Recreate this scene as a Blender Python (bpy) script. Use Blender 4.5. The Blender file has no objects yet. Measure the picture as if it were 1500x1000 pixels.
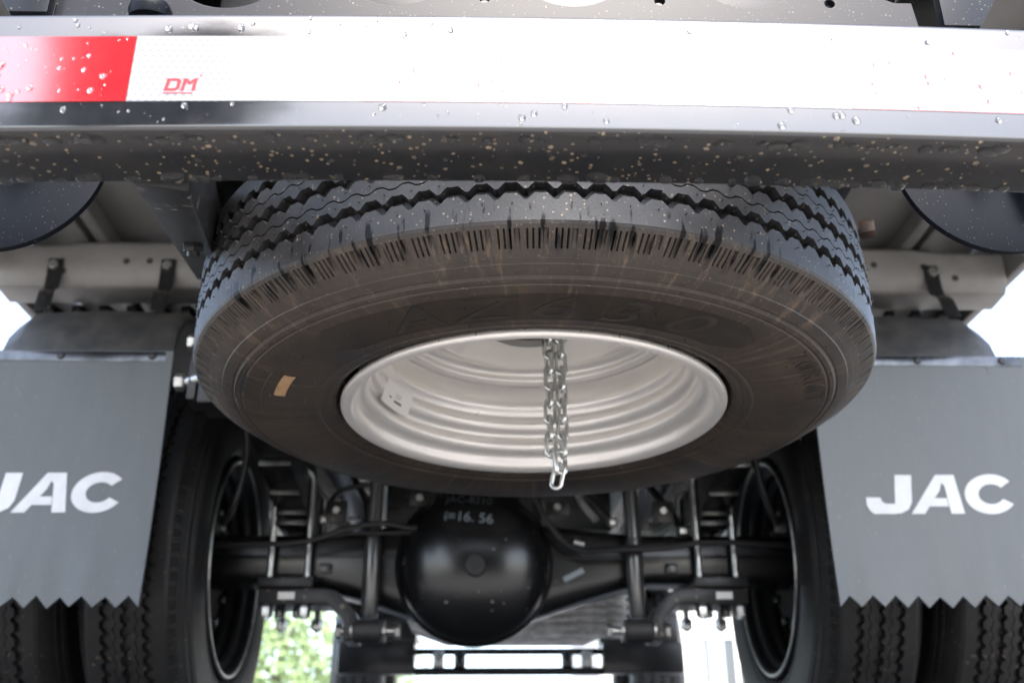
import bpy, bmesh, math, random
from mathutils import Vector, Matrix
R = math.radians
PI = math.pi
random.seed(7)
scene = bpy.context.scene
COL = scene.collection

# ------------------------------------------------------------------ camera
PITCH, YAW, ROLL = R(23.84), R(1.7366), R(-0.3279)
fwd = Vector((math.sin(YAW)*math.cos(PITCH), math.cos(YAW)*math.cos(PITCH), math.sin(PITCH)))
rgt = Vector((math.cos(YAW), -math.sin(YAW), 0))
upv = rgt.cross(fwd)
r2 = rgt*math.cos(ROLL) + upv*math.sin(ROLL)
u2 = -rgt*math.sin(ROLL) + upv*math.cos(ROLL)
cam_d = bpy.data.cameras.new('camera')
cam = bpy.data.objects.new('camera', cam_d); COL.objects.link(cam)
M3 = Matrix((r2, u2, -fwd)).transposed()
cam.matrix_world = M3.to_4x4()
cam_d.sensor_width = 36; cam_d.lens = 1506.21/1500*36
cam_d.clip_start = .02; cam_d.clip_end = 500
cam_d.dof.use_dof = True; cam_d.dof.focus_distance = .84; cam_d.dof.aperture_fstop = 7.0
scene.camera = cam

# ------------------------------------------------------------------ sky, sun, exposure
SUN_EL, SUN_AZ = 54, 172          # degrees; azimuth from +Y clockwise (behind the camera, to the right)
w = bpy.data.worlds.new('World'); scene.world = w; w.use_nodes = True
nt = w.node_tree
bg = nt.nodes['Background']
sky = nt.nodes.new('ShaderNodeTexSky'); sky.sky_type = 'NISHITA'; sky.sun_disc = False
sky.sun_elevation = R(SUN_EL); sky.sun_rotation = R(SUN_AZ)
sky.air_density = 1.0; sky.dust_density = 3.0; sky.ozone_density = 1.0
hs = nt.nodes.new('ShaderNodeHueSaturation'); hs.inputs['Saturation'].default_value = .8
nt.links.new(sky.outputs[0], hs.inputs['Color']); nt.links.new(hs.outputs[0], bg.inputs[0])
bg.inputs[1].default_value = .13
sl = bpy.data.lights.new('sun', 'SUN'); sl.energy = .6; sl.angle = R(25); sl.color = (1, .95, .88)
so = bpy.data.objects.new('sun', sl); COL.objects.link(so)
sd = Vector((math.sin(R(SUN_AZ))*math.cos(R(SUN_EL)), math.cos(R(SUN_AZ))*math.cos(R(SUN_EL)), math.sin(R(SUN_EL))))
so.rotation_euler = sd.to_track_quat('Z', 'Y').to_euler(); so.location = sd*20
vs = scene.view_settings
vs.view_transform = 'Standard'; vs.look = 'None'; vs.exposure = 2.92; vs.gamma = 1; vs.use_curve_mapping = False

# ------------------------------------------------------------------ materials
def nd(t, k, **kw):
    n = t.nodes.new(k)
    for a, b in kw.items(): setattr(n, a, b)
    return n
def mat(name, col, rough=.5, metal=0, ior=1.5, coat=0, trans=0, var=None, vscale=8, vlo=.4, vhi=.65, spots=None, sscale=90, sthr=.2,
        spots2=None, s2scale=40, s2thr=.12, bump=0, bscale=200, rvar=0, hook=None, stretch=(1,1,1), sheen=0):
    m = bpy.data.materials.new(name); m.use_nodes = True
    t = m.node_tree; p = t.nodes['Principled BSDF']
    p.inputs['Base Color'].default_value = (*col, 1); p.inputs['Roughness'].default_value = rough
    p.inputs['Metallic'].default_value = metal; p.inputs['IOR'].default_value = ior
    p.inputs['Coat Weight'].default_value = coat; p.inputs['Coat Roughness'].default_value = .05
    p.inputs['Transmission Weight'].default_value = trans
    tc = nd(t, 'ShaderNodeTexCoord'); mp = nd(t, 'ShaderNodeMapping'); mp.inputs['Scale'].default_value = stretch
    t.links.new(tc.outputs['Object'], mp.inputs['Vector']); co = mp.outputs[0]
    c = None
    def mixc(a, fac, b):
        x = nd(t, 'ShaderNodeMix', data_type='RGBA')
        t.links.new(fac, x.inputs[0])
        if isinstance(a, tuple): x.inputs[6].default_value = (*a, 1)
        else: t.links.new(a, x.inputs[6])
        if isinstance(b, tuple): x.inputs[7].default_value = (*b, 1)
        else: t.links.new(b, x.inputs[7])
        return x.outputs[2]
    def rng(src, lo, hi, a=0., b=1.):
        x = nd(t, 'ShaderNodeMapRange'); t.links.new(src, x.inputs[0])
        for i, v in enumerate((lo, hi, a, b)): x.inputs[i+1].default_value = v
        return x.outputs[0]
    c = col
    if var:
        n = nd(t, 'ShaderNodeTexNoise'); n.inputs['Scale'].default_value = vscale; n.inputs['Detail'].default_value = 8; n.inputs['Roughness'].default_value = .65
        t.links.new(co, n.inputs['Vector'])
        c = mixc(c, rng(n.outputs[0], vlo, vhi), var)
        if rvar:
            t.links.new(rng(n.outputs[0], .3, .7, rough-rvar, rough+rvar), p.inputs['Roughness'])
    for sc, scale, thr in ((spots, sscale, sthr), (spots2, s2scale, s2thr)):
        if sc:
            v = nd(t, 'ShaderNodeTexVoronoi'); v.inputs['Scale'].default_value = scale
            n2 = nd(t, 'ShaderNodeTexNoise'); n2.inputs['Scale'].default_value = scale*1.5
            t.links.new(co, n2.inputs['Vector'])
            vm = nd(t, 'ShaderNodeVectorMath', operation='MULTIPLY_ADD'); vm.inputs[1].default_value = (.35/scale,)*3
            t.links.new(n2.outputs['Color'], vm.inputs[0]); t.links.new(co, vm.inputs[2]); t.links.new(vm.outputs[0], v.inputs['Vector'])
            # only some cells carry a spot, each with its own size
            sp = nd(t, 'ShaderNodeSeparateColor'); t.links.new(v.outputs['Color'], sp.inputs[0])
            th = nd(t, 'ShaderNodeMath', operation='MULTIPLY'); t.links.new(rng(sp.outputs[0], .35, 1), th.inputs[0]); th.inputs[1].default_value = thr
            lt = nd(t, 'ShaderNodeMath', operation='LESS_THAN'); t.links.new(v.outputs['Distance'], lt.inputs[0]); t.links.new(th.outputs[0], lt.inputs[1])
            fz = nd(t, 'ShaderNodeMath', operation='MULTIPLY'); t.links.new(lt.outputs[0], fz.inputs[0]); t.links.new(rng(sp.outputs[1], 0, 1, .25, .9), fz.inputs[1])
            c = mixc(c, fz.outputs[0], sc)
    if hook: c = hook(t, p, tc, c, mixc, rng)
    if not isinstance(c, tuple): t.links.new(c, p.inputs['Base Color'])
    if bump:
        n = nd(t, 'ShaderNodeTexNoise'); n.inputs['Scale'].default_value = bscale; n.inputs['Detail'].default_value = 4
        t.links.new(tc.outputs['Object'], n.inputs['Vector'])
        b = nd(t, 'ShaderNodeBump'); b.inputs['Strength'].default_value = bump; b.inputs['Distance'].default_value = .002
        t.links.new(n.outputs[0], b.inputs['Height']); t.links.new(b.outputs[0], p.inputs['Normal'])
    return m

def tyre_hook(t, p, tc, c, mixc, rng):
    # brown dust film on the sidewalls, radial scuffs; dark wet trickles across the lower shoulder
    sx = nd(t, 'ShaderNodeSeparateXYZ'); t.links.new(tc.outputs['Object'], sx.inputs[0])
    at = nd(t, 'ShaderNodeMath', operation='ARCTAN2'); t.links.new(sx.outputs[1], at.inputs[0]); t.links.new(sx.outputs[0], at.inputs[1])
    az = nd(t, 'ShaderNodeMath', operation='ABSOLUTE'); t.links.new(sx.outputs[2], az.inputs[0])
    side = rng(az.outputs[0], .062, .070)
    n = nd(t, 'ShaderNodeTexNoise'); n.inputs['Scale'].default_value = 9; n.inputs['Detail'].default_value = 9; n.inputs['Roughness'].default_value = .7
    t.links.new(tc.outputs['Object'], n.inputs['Vector'])
    fm = nd(t, 'ShaderNodeMath', operation='MULTIPLY'); t.links.new(side, fm.inputs[0]); t.links.new(rng(n.outputs[0], .32, .68, .15, .95), fm.inputs[1])
    c = mixc(c, fm.outputs[0], (.052, .0385, .0275))
    cv = nd(t, 'ShaderNodeCombineXYZ'); ml = nd(t, 'ShaderNodeMath', operation='MULTIPLY'); ml.inputs[1].default_value = 26
    t.links.new(at.outputs[0], ml.inputs[0]); t.links.new(ml.outputs[0], cv.inputs[0])
    mz = nd(t, 'ShaderNodeMath', operation='MULTIPLY'); mz.inputs[1].default_value = 30; t.links.new(sx.outputs[2], mz.inputs[0]); t.links.new(mz.outputs[0], cv.inputs[1])
    s = nd(t, 'ShaderNodeTexNoise'); s.inputs['Scale'].default_value = 1.4; s.inputs['Detail'].default_value = 5; s.inputs['Roughness'].default_value = .75
    t.links.new(cv.outputs[0], s.inputs['Vector'])
    fs = nd(t, 'ShaderNodeMath', operation='MULTIPLY'); t.links.new(side, fs.inputs[0]); t.links.new(rng(s.outputs[0], .54, .70, 0, .65), fs.inputs[1])
    c = mixc(c, fs.outputs[0], (.17, .115, .075))
    # trickles
    ml2 = nd(t, 'ShaderNodeMath', operation='MULTIPLY'); ml2.inputs[1].default_value = 24; t.links.new(at.outputs[0], ml2.inputs[0])
    cv2 = nd(t, 'ShaderNodeCombineXYZ'); t.links.new(ml2.outputs[0], cv2.inputs[0])
    mz2 = nd(t, 'ShaderNodeMath', operation='MULTIPLY'); mz2.inputs[1].default_value = 13; t.links.new(sx.outputs[2], mz2.inputs[0]); t.links.new(mz2.outputs[0], cv2.inputs[1])
    q = nd(t, 'ShaderNodeTexNoise'); q.inputs['Scale'].default_value = 1.7; q.inputs['Detail'].default_value = 3
    t.links.new(cv2.outputs[0], q.inputs['Vector'])
    a = nd(t, 'ShaderNodeMath', operation='MULTIPLY'); t.links.new(rng(sx.outputs[2], -.084, -.073), a.inputs[0]); t.links.new(rng(sx.outputs[2], -.046, -.052), a.inputs[1])
    b = nd(t, 'ShaderNodeMath', operation='MULTIPLY'); t.links.new(a.outputs[0], b.inputs[0]); t.links.new(rng(q.outputs[0], .57, .63), b.inputs[1])
    c = mixc(c, b.outputs[0], (.004, .004, .0045))
    rr = nd(t, 'ShaderNodeMix'); t.links.new(b.outputs[0], rr.inputs[0]); t.links.new(rng(n.outputs[0], .3, .7, .42, .6), rr.inputs[2]); rr.inputs[3].default_value = .4
    ss = rng(b.outputs[0], 0, 1, .5, .15); t.links.new(ss, p.inputs['Specular IOR Level'])
    t.links.new(rr.outputs[0], p.inputs['Roughness'])
    return c

def hex_hook(t, p, tc, c, mixc, rng):
    # honeycomb cells of the prismatic sheeting
    sx = nd(t, 'ShaderNodeSeparateXYZ'); t.links.new(tc.outputs['Object'], sx.inputs[0])
    k = 2*PI/.0042; tot = None
    for ang in (0, 60, 120):
        u = nd(t, 'ShaderNodeMath', operation='MULTIPLY'); u.inputs[1].default_value = k*math.cos(R(ang+30)); t.links.new(sx.outputs[0], u.inputs[0])
        v = nd(t, 'ShaderNodeMath', operation='MULTIPLY_ADD'); v.inputs[1].default_value = k*math.sin(R(ang+30)); t.links.new(sx.outputs[2], v.inputs[0]); t.links.new(u.outputs[0], v.inputs[2])
        cs = nd(t, 'ShaderNodeMath', operation='COSINE'); t.links.new(v.outputs[0], cs.inputs[0])
        if tot is None: tot = cs.outputs[0]
        else:
            ad = nd(t, 'ShaderNodeMath', operation='ADD'); t.links.new(tot, ad.inputs[0]); t.links.new(cs.outputs[0], ad.inputs[1]); tot = ad.outputs[0]
    return mixc(c, rng(tot, -.3, 1.2, 0, .6), (.14, .155, .18))

def tread_streak(t, p, tc, c, mixc, rng):
    return c

M = {}
M['tyre'] = mat('tyre_rubber', (.010, .0103, .0115), .46, ior=1.47, var=(.018, .018, .0195), vscale=30, spots=(.20, .15, .10), sscale=260, sthr=.3, bump=.12, bscale=420, hook=tyre_hook)
M['road_tyre'] = mat('road_tyre_rubber', (.008, .008, .0085), .55, var=(.014, .0135, .013), vscale=20, spots=(.2, .14, .08), sscale=120, sthr=.24)
M['plain_rubber'] = mat('plain_rubber', (.02, .02, .021), .55)
M['letter_rubber'] = mat('moulded_rubber', (.018, .0158, .0135), .45, var=(.036, .0285, .022), vscale=20)
M['hatch'] = mat('hatched_rubber', (.017, .0148, .0125), .48, var=(.034, .0265, .020), vscale=9)
M['rim'] = mat('silver_rim_paint', (.80, .775, .735), .3, metal=.5, var=(.74, .715, .675), vscale=9, bump=.008, bscale=300, rvar=.03)
M['wheel_rim'] = mat('dark_rim', (.018, .018, .019), .5, ior=1.35, var=(.011, .011, .011), vscale=20)  # much darker rim colour for the road wheels
M['bumper'] = mat('glossy_black_paint', (.010, .011, .014), .10, ior=1.82, var=(.014, .014, .016), vscale=40, rvar=.03)
M['bumper_under'] = mat('dusty_black_paint', (.010, .0105, .012), .17, ior=1.45, var=(.016, .015, .014), vscale=30, rvar=.04, spots=(.26, .20, .13), sscale=230, sthr=.31, spots2=(.24, .19, .13), s2scale=105, s2thr=.22)
M['plate'] = mat('speckled_black_paint', (.007, .008, .012), .33, ior=1.32, spots=(.10, .092, .08), sscale=300, sthr=.3, rvar=0)
M['lamp'] = mat('dull_black_paint', (.004, .005, .008), .4, ior=1.2, spots=(.07, .068, .06), sscale=330, sthr=.27)
M['black'] = mat('black_paint', (.010, .0105, .012), .36, ior=1.38, var=(.018, .0175, .017), vscale=14, spots=(.2, .16, .12), sscale=70, sthr=.3)
M['satin'] = mat('satin_black_steel', (.006, .0062, .0068), .27, var=(.012, .012, .012), vscale=10, spots=(.14, .13, .11), sscale=45, sthr=.09)
M['dome'] = mat('black_enamel', (.005, .0053, .006), .24, ior=1.5, var=(.009, .009, .009), vscale=9, spots=(.2, .18, .15), sscale=45, sthr=.17)
M['plug'] = mat('worn_plug', (.03, .03, .03), .4, metal=.4)
M['steelgrey'] = mat('grey_underside_paint', (.165, .162, .155), .5, var=(.12, .118, .113), vscale=5, bump=.05, bscale=60, rvar=.06)
M['crossbar'] = mat('cream_grey_paint', (.175, .172, .165), .38, var=(.125, .122, .117), vscale=7)
M['iron'] = mat('dark_cast_iron', (.010, .0095, .009), .7, ior=1.25, var=(.02, .016, .013), vscale=18, bump=.2, bscale=120)
M['flap'] = mat('grey_mudflap_rubber', (.024, .031, .036), .36, ior=1.5, var=(.043, .050, .054), vscale=5, stretch=(1.6, 1, .45), spots=(.09, .09, .085), sscale=110, sthr=.2, bump=.04, bscale=250, rvar=.05)
M['fender'] = mat('black_plastic_fender', (.022, .022, .023), .45, var=(.05, .047, .043), vscale=30, bump=.15, bscale=300)
M['zinc'] = mat('zinc_plated_steel', (.55, .56, .55), .3, metal=.9, var=(.38, .38, .37), vscale=60)
M['chain'] = mat('galvanised_chain', (.80, .82, .80), .28, metal=1, var=(.55, .56, .55), vscale=90)
M['strip'] = mat('bright_strip', (.09, .095, .105), .2, metal=1, var=(.03, .032, .036), vscale=9)
M['shock'] = mat('shock_grey', (.13, .13, .13), .25, metal=.6, var=(.06, .06, .06), vscale=20, stretch=(4, 4, .4))
M['white'] = mat('white_print', (.46, .475, .49), .45, var=(.40, .415, .43), vscale=25)
M['fadedwhite'] = mat('faded_print', (.22, .25, .28), .5)
M['dimprint'] = mat('worn_print', (.05, .055, .06), .5)
M['tape_white'] = mat('white_reflective_sheet', (.27, .277, .295), .12, ior=1.9, hook=hex_hook)
M['tape_red'] = mat('red_reflective_sheet', (.27, .007, .012), .10, ior=2.2, var=(.23, .010, .015), vscale=60)
M['redprint'] = mat('red_print', (.28, .006, .012), .3)
M['pinkprint'] = mat('faint_red_print', (.28, .10, .11), .4)
M['water'] = mat('water', (1, 1, 1), .0, ior=1.33, trans=1)
M['paper'] = mat('white_paper_label', (.72, .71, .68), .5)
M['tan'] = mat('tan_paper_label', (.42, .27, .15), .6, var=(.34, .20, .10), vscale=80)
M['ink'] = mat('dark_ink', (.12, .11, .10), .6)
M['rust'] = mat('rusty_bolt', (.02, .019, .018), .5, metal=.3, var=(.07, .035, .02), vscale=80)
M['alu'] = mat('cast_aluminium', (.74, .71, .67), .4, metal=.0, var=(.24, .23, .21), vscale=18, bump=.1, bscale=80)
M['cable'] = mat('cable_sheath', (.015, .015, .016), .4)
def ground_hook(t, p, tc, c, mixc, rng): return c
M['ground'] = mat('pale_concrete', (.30, .283, .26), .75, var=(.235, .218, .196), vscale=1.3, spots=(.22, .2, .18), sscale=9, sthr=.2, bump=.3, bscale=60)
M['leaf'] = mat('leaf_green', (.20, .29, .11), .5, var=(.26, .34, .16), vscale=3)
M['blockerleaf'] = mat('blocker_leaf', (.03, .06, .022), .5, var=(.05, .085, .03), vscale=3)
M['bark'] = mat('bark', (.12, .09, .065), .8, var=(.07, .05, .04), vscale=12)
M['wall'] = mat('white_render', (.72, .70, .66), .8, var=(.64, .62, .58), vscale=1.5)
M['glass'] = mat('window_glass', (.05, .06, .07), .05)
M['post'] = mat('galvanised_post', (.5, .5, .5), .5, metal=.3)

# ------------------------------------------------------------------ mesh helpers
class MB:
    def __init__(s): s.v = []; s.f = []
    def add(s, vs, fs):
        o = len(s.v); s.v += [tuple(v) for v in vs]; s.f += [tuple(i+o for i in f) for f in fs]; return s
    def box(s, a, b):
        (x0, y0, z0), (x1, y1, z1) = a, b
        return s.add([(x0,y0,z0),(x1,y0,z0),(x1,y1,z0),(x0,y1,z0),(x0,y0,z1),(x1,y0,z1),(x1,y1,z1),(x0,y1,z1)],
                     [(0,3,2,1),(4,5,6,7),(0,1,5,4),(1,2,6,5),(2,3,7,6),(3,0,4,7)])
    def bar(s, p, q, wd, ht, up=(0,0,1)):
        p, q = Vector(p), Vector(q); d = (q-p).normalized(); u = Vector(up); x = d.cross(u).normalized(); u = x.cross(d)
        vs = []
        for e in (p, q):
            for a, b in ((-1,-1),(1,-1),(1,1),(-1,1)): vs.append(e + x*wd/2*a + u*ht/2*b)
        return s.add(vs, [(3,2,1,0),(4,5,6,7),(0,1,5,4),(1,2,6,5),(2,3,7,6),(3,0,4,7)])
    def tube(s, pts, rad, n=12, cap=True, closed=False):
        pts = [Vector(p) for p in pts]; rad = rad if isinstance(rad, (list, tuple)) else [rad]*len(pts)
        L = len(pts); prev = None; vs = []; fs = []
        for i, p in enumerate(pts):
            if closed: d = pts[(i+1) % L] - pts[i-1]
            else: d = pts[min(i+1, L-1)] - pts[max(i-1, 0)]
            d.normalize()
            if prev is None: x = d.orthogonal().normalized()
            else: x = (prev - d*prev.dot(d)).normalized()
            prev = x; y = d.cross(x)
            for k in range(n):
                a = 2*PI*k/n; vs.append(p + (x*math.cos(a)+y*math.sin(a))*rad[i])
        for i in range(L if closed else L-1):
            j = (i+1) % L
            for k in range(n): fs.append((i*n+k, i*n+(k+1) % n, j*n+(k+1) % n, j*n+k))
        if cap and not closed:
            fs.append(tuple(range(n-1, -1, -1))); fs.append(tuple((L-1)*n+k for k in range(n)))
        return s.add(vs, fs)
    def lathe(s, prof, c=(0,0,0), axis=(0,0,1), n=64, closed=False):
        c = Vector(c); ax = Vector(axis).normalized(); x = ax.orthogonal().normalized(); y = ax.cross(x)
        if abs(ax.z) > .99: x, y = Vector((1,0,0)), Vector((0,1,0))*(1 if ax.z > 0 else -1)
        vs = []; fs = []
        for k in range(n):
            a = 2*PI*k/n; d = x*math.cos(a)+y*math.sin(a)
            for r, z in prof: vs.append(c + d*r + ax*z)
        m = len(prof)
        for k in range(n):
            j = (k+1) % n
            for i in range(m if closed else m-1): 
                i2 = (i+1) % m
                fs.append((k*m+i, j*m+i, j*m+i2, k*m+i2))
        return s.add(vs, fs)
    def prism(s, poly, y0, y1, plane='XZ'):
        # polygon in a plane, extruded along the third axis
        n = len(poly); f = {'XZ': lambda a, b, t: (a, t, b), 'YZ': lambda a, b, t: (t, a, b), 'XY': lambda a, b, t: (a, b, t)}[plane]
        vs = [f(a, b, y0) for a, b in poly] + [f(a, b, y1) for a, b in poly]
        fs = [tuple(range(n)), tuple(range(2*n-1, n-1, -1))] + [(i, i+n, (i+1) % n+n, (i+1) % n) for i in range(n)]
        return s.add(vs, fs)
    def hexnut(s, c, r, h, axis=(0,0,1), n=6):
        return s.lathe([(0.0001, 0), (r*.92, 0), (r, h*.12), (r, h*.88), (r*.92, h), (.0001, h)], c, axis, n)

def mesh_of(mb, name, bevel=0, segs=2, sharp=38, normals=True):
    me = bpy.data.meshes.new(name); me.from_pydata(mb.v, [], mb.f)
    bm = bmesh.new(); bm.from_mesh(me)
    if bevel:
        bmesh.ops.remove_doubles(bm, verts=bm.verts, dist=1e-5)
        bmesh.ops.recalc_face_normals(bm, faces=bm.faces)
        ed = [e for e in bm.edges if len(e.link_faces) == 2 and e.calc_face_angle(0) > R(32)]
        bmesh.ops.bevel(bm, geom=ed, offset=bevel, segments=segs, profile=.6, affect='EDGES', clamp_overlap=True)
    if normals: bmesh.ops.recalc_face_normals(bm, faces=bm.faces)
    bm.to_mesh(me); bm.free()
    me.polygons.foreach_set('use_smooth', [True]*len(me.polygons))
    me.set_sharp_from_angle(angle=R(sharp))
    return me

def wpos(o):
    v = Vector((0,0,0))
    while o: v += o.location; o = o.parent
    return v
def link(name, me, m, parent=None, loc=(0,0,0)):
    o = bpy.data.objects.new(name, me); COL.objects.link(o); o.location = loc
    if me is not None and m is not None and not me.materials: me.materials.append(m)
    if parent: o.parent = parent
    return o
def put(name, mb, m, parent=None, bevel=0, origin=None, **kw):
    """mesh given in world coordinates; stored relative to its origin (default: centre of its box)"""
    xs = list(zip(*mb.v))
    c = Vector(origin) if origin is not None else Vector([(min(a)+max(a))/2 for a in xs])
    mb.v = [tuple(Vector(v)-c) for v in mb.v]
    me = mesh_of(mb, name, bevel, **kw)
    return link(name, me, m, parent, c - (wpos(parent) if parent else Vector((0,0,0))))
def inst(name, me, m, parent, world, rot=(0,0,0), scale=(1,1,1)):
    o = link(name, me, m, parent, Vector(world)-wpos(parent)); o.rotation_euler = rot; o.scale = scale; return o
def empty(name, loc, parent=None):
    o = bpy.data.objects.new(name, None); COL.objects.link(o); o.empty_display_size = .05
    o.parent = parent; o.location = Vector(loc) - (wpos(parent) if parent else Vector((0,0,0))); return o
def tag(o, label=None, cat=None, group=None, kind=None):
    if label: o['label'] = label
    if cat: o['category'] = cat
    if group: o['group'] = group
    if kind: o['kind'] = kind
    return o
def text_mb(s, size, shear=0, sub=0):
    c = bpy.data.curves.new('t', 'FONT'); c.body = s; c.size = size; c.shear = shear; c.align_x = 'CENTER'; c.align_y = 'CENTER'; c.resolution_u = 4
    o = bpy.data.objects.new('t', c); me = bpy.data.meshes.new_from_object(o)
    bm = bmesh.new(); bm.from_mesh(me); bmesh.ops.remove_doubles(bm, verts=bm.verts, dist=1e-6); bmesh.ops.triangulate(bm, faces=bm.faces)
    for _ in range(4):
        if not sub: break
        ed = [e for e in bm.edges if e.calc_length() > sub]
        if not ed: break
        bmesh.ops.subdivide_edges(bm, edges=ed, cuts=1); bmesh.ops.triangulate(bm, faces=bm.faces)
    mb = MB(); bm.verts.index_update()
    mb.add([v.co[:] for v in bm.verts], [[v.index for v in f.verts] for f in bm.faces])
    bm.free(); bpy.data.objects.remove(o); bpy.data.curves.remove(c); bpy.data.meshes.remove(me)
    return mb
def thicken(mb, fn, t):
    """map flat (x, y) to a surface fn(x, y, d) at two depths, giving a thin solid"""
    n = len(mb.v); out = MB()
    edges = {}
    for f in mb.f:
        for i in range(len(f)):
            a, b = f[i], f[(i+1) % len(f)]; edges[(a, b)] = 1
    rim = [(a, b) for (a, b) in edges if (b, a) not in edges]
    out.v = [fn(x, y, t) for x, y, z in mb.v] + [fn(x, y, 0) for x, y, z in mb.v]
    out.f = [tuple(f) for f in mb.f] + [(a, a+n, b+n, b) for a, b in rim]
    return out

# ------------------------------------------------------------------ the setting
def ground_z(x, y): 
    t = max(0, min(1, (y-.2)/1.3)); t = t*t*(3-2*t); return -.10 + .152*t
gm = MB(); ys = [-120, -40, -12, -4, -1.5, 0, .2, .4, .6, .8, 1.0, 1.2, 1.4, 1.5, 1.8, 3, 6, 12, 40, 150]; xs = [-130, -40, -10, -3, -1, 0, 1, 3, 10, 40, 130]
gm.add([(x, y, ground_z(x, y)) for y in ys for x in xs],
       [(j*len(xs)+i, j*len(xs)+i+1, (j+1)*len(xs)+i+1, (j+1)*len(xs)+i) for j in range(len(ys)-1) for i in range(len(xs)-1)])
tag(put('ground', gm, M['ground'], origin=(0,0,0)), 'pale concrete ground rising gently under the truck', 'ground', kind='structure')

M['dark_patch'] = mat('dark_ground_patch', (.045, .044, .043), .7, var=(.06, .058, .055), vscale=4, bump=.4, bscale=90)  # dark ground added unseen to dim bounce light and the bumper reflection
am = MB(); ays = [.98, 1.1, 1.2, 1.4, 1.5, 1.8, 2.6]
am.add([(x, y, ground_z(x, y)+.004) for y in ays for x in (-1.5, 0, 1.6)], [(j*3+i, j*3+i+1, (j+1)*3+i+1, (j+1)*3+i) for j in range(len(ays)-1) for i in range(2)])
tag(put('added_dark_ground', am, M['dark_patch'], origin=(0,0,0)), 'unseen dark ground patch added to dim bounce light and reflections', 'added ground', kind='structure')
# ------------------------------------------------------------------ tyre and rim meshes (axis Z, open rim side at -Z)
TR = .3875
ZIG = [-1, -1, .1, 1, .85, .85, 1, .1]
def build_tyre():
    mb = MB(); NP = 96; NA = NP*8
    half = [(-.064, 0, 0), (-.0535, 0, 0), (-.041, 1, 0), (-.0396, 1, .0105), (-.0322, 1, .0105), (-.0305, 1, 0), (-.0192, 2, 0), (-.0190, 2, .004), (-.0178, 2, .004), (-.0176, 2, 0), (-.0060, 3, 0), (-.0045, 3, .0105)]
    rows = half + [(-z, (k and k+3), d) for z, k, d in reversed(half)]
    step = [-1, -1, -1, 0, 1, 1, 1, 0]
    prevn = len(rows)
    for i in range(NA):
        a = 2*PI*i/NA
        for z, k, d in rows:
            zz = z
            if k in (2, 5): zz = z + .0019*step[(i+3*k) % 8]
            elif k: zz = z + .0033*ZIG[(i + (0, 0, 0, 4, 4, 0, 0)[k]) % 8]*(1 if z < 0 else 1)
            r = TR - .0022*(zz/.064)**2 - d
            mb.v.append((r*math.cos(a), r*math.sin(a), zz))
    for i in range(NA):
        j = (i+1) % NA
        for k in range(prevn-1): mb.f.append((i*prevn+k, j*prevn+k, j*prevn+k+1, i*prevn+k+1))
    # lower shoulder with sipes, finer around the ring
    SR = [(.3853, -.064, 0), (.3841, -.0668, 0), (.3815, -.0695, 0), (.3805, -.0702, 1), (.3755, -.0735, 1), (.370, -.0768, 1), (.3655, -.0795, 1), (.3645, -.0801, .0), (.361, -.082, 0), (.357, -.0845, 0)]
    NF = NP*24; o = len(mb.v); m = len(SR)
    for i in range(NF):
        a = 2*PI*i/NF; ph = i % 24
        for q, (r, z, s) in enumerate(SR):
            d = 0
            if s:
                if ph in (2, 7, 12): d = .0030
                elif ph in (16, 17, 18, 19): d = .0030 if q < 5 else (.0018 if q == 5 else 0)
            rr = r - d*.75; zz = z + d*.66
            mb.v.append((rr*math.cos(a), rr*math.sin(a), zz))
    for i in range(NF):
        j = (i+1) % NF
        for k in range(m-1): mb.f.append((o+i*m+k, o+i*m+k+1, o+j*m+k+1, o+j*m+k))
    SW = SIDE
    mb.lathe(SW, n=192)
    mb.lathe([(.3853, .064), (.3815, .0695), (.370, .0768)] + [(r, -z) for r, z in SW], n=192)
    return mb
SIDE = [(.357, -.0845), (.3525, -.0868), (.3520, -.0880), (.347, -.0902), (.3415, -.0922), (.3400, -.0918), (.3388, -.0926), (.3372, -.0945), (.333, -.0958), (.3305, -.0952), (.3290, -.0966), (.32, -.0982), (.305, -.0998), (.29, -.1003), (.275, -.0998), (.262, -.0985),
        (.2505, -.0966), (.2490, -.0976), (.2470, -.0975), (.2455, -.0958), (.240, -.0942), (.2385, -.0948), (.2365, -.0938), (.2345, -.0925), (.2285, -.0885), (.2238, -.081), (.2200, -.070), (.214, -.060)]
def side_z(r):
    for (a, za), (b, zb) in zip(SIDE[:-1], SIDE[1:]):
        if b <= r <= a: return za + (zb-za)*(a-r)/(a-b)
    return -.1
tyre_me = mesh_of(build_tyre(), 'tyre', sharp=20, normals=False)
tyre_me.materials.append(M['tyre'])
def smooth_prof(ctrl, k=5):
    out = []
    P = [Vector((a, b)) for a, b in ctrl]
    for i in range(len(P)-1):
        p0, p1, p2, p3 = P[max(i-1, 0)], P[i], P[i+1], P[min(i+2, len(P)-1)]
        for j in range(k):
            t = j/k
            q = .5*((2*p1) + (p2-p0)*t + (2*p0-5*p1+4*p2-p3)*t*t + (3*p1-p0-3*p2+p3)*t**3); out.append((q.x, q.y))
    out.append(ctrl[-1]); return out
RIM = [(.2205, -.0855), (.2229, -.0885), (.2222, -.0925), (.2185, -.0948), (.213, -.0940), (.2090, -.0905), (.2068, -.0860), (.2050, -.0800), (.2015, -.0755), (.1955, -.0720), (.1918, -.0665), (.1915, -.0600), (.1928, -.0550), (.1905, -.0500), (.1850, -.0460), (.1815, -.0400), (.1812, -.0335), (.1825, -.0285),
       (.1800, -.0230), (.1765, -.0180), (.1750, -.0110), (.1748, -.0040), (.1748, .004), (.1750, .012)]
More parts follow.
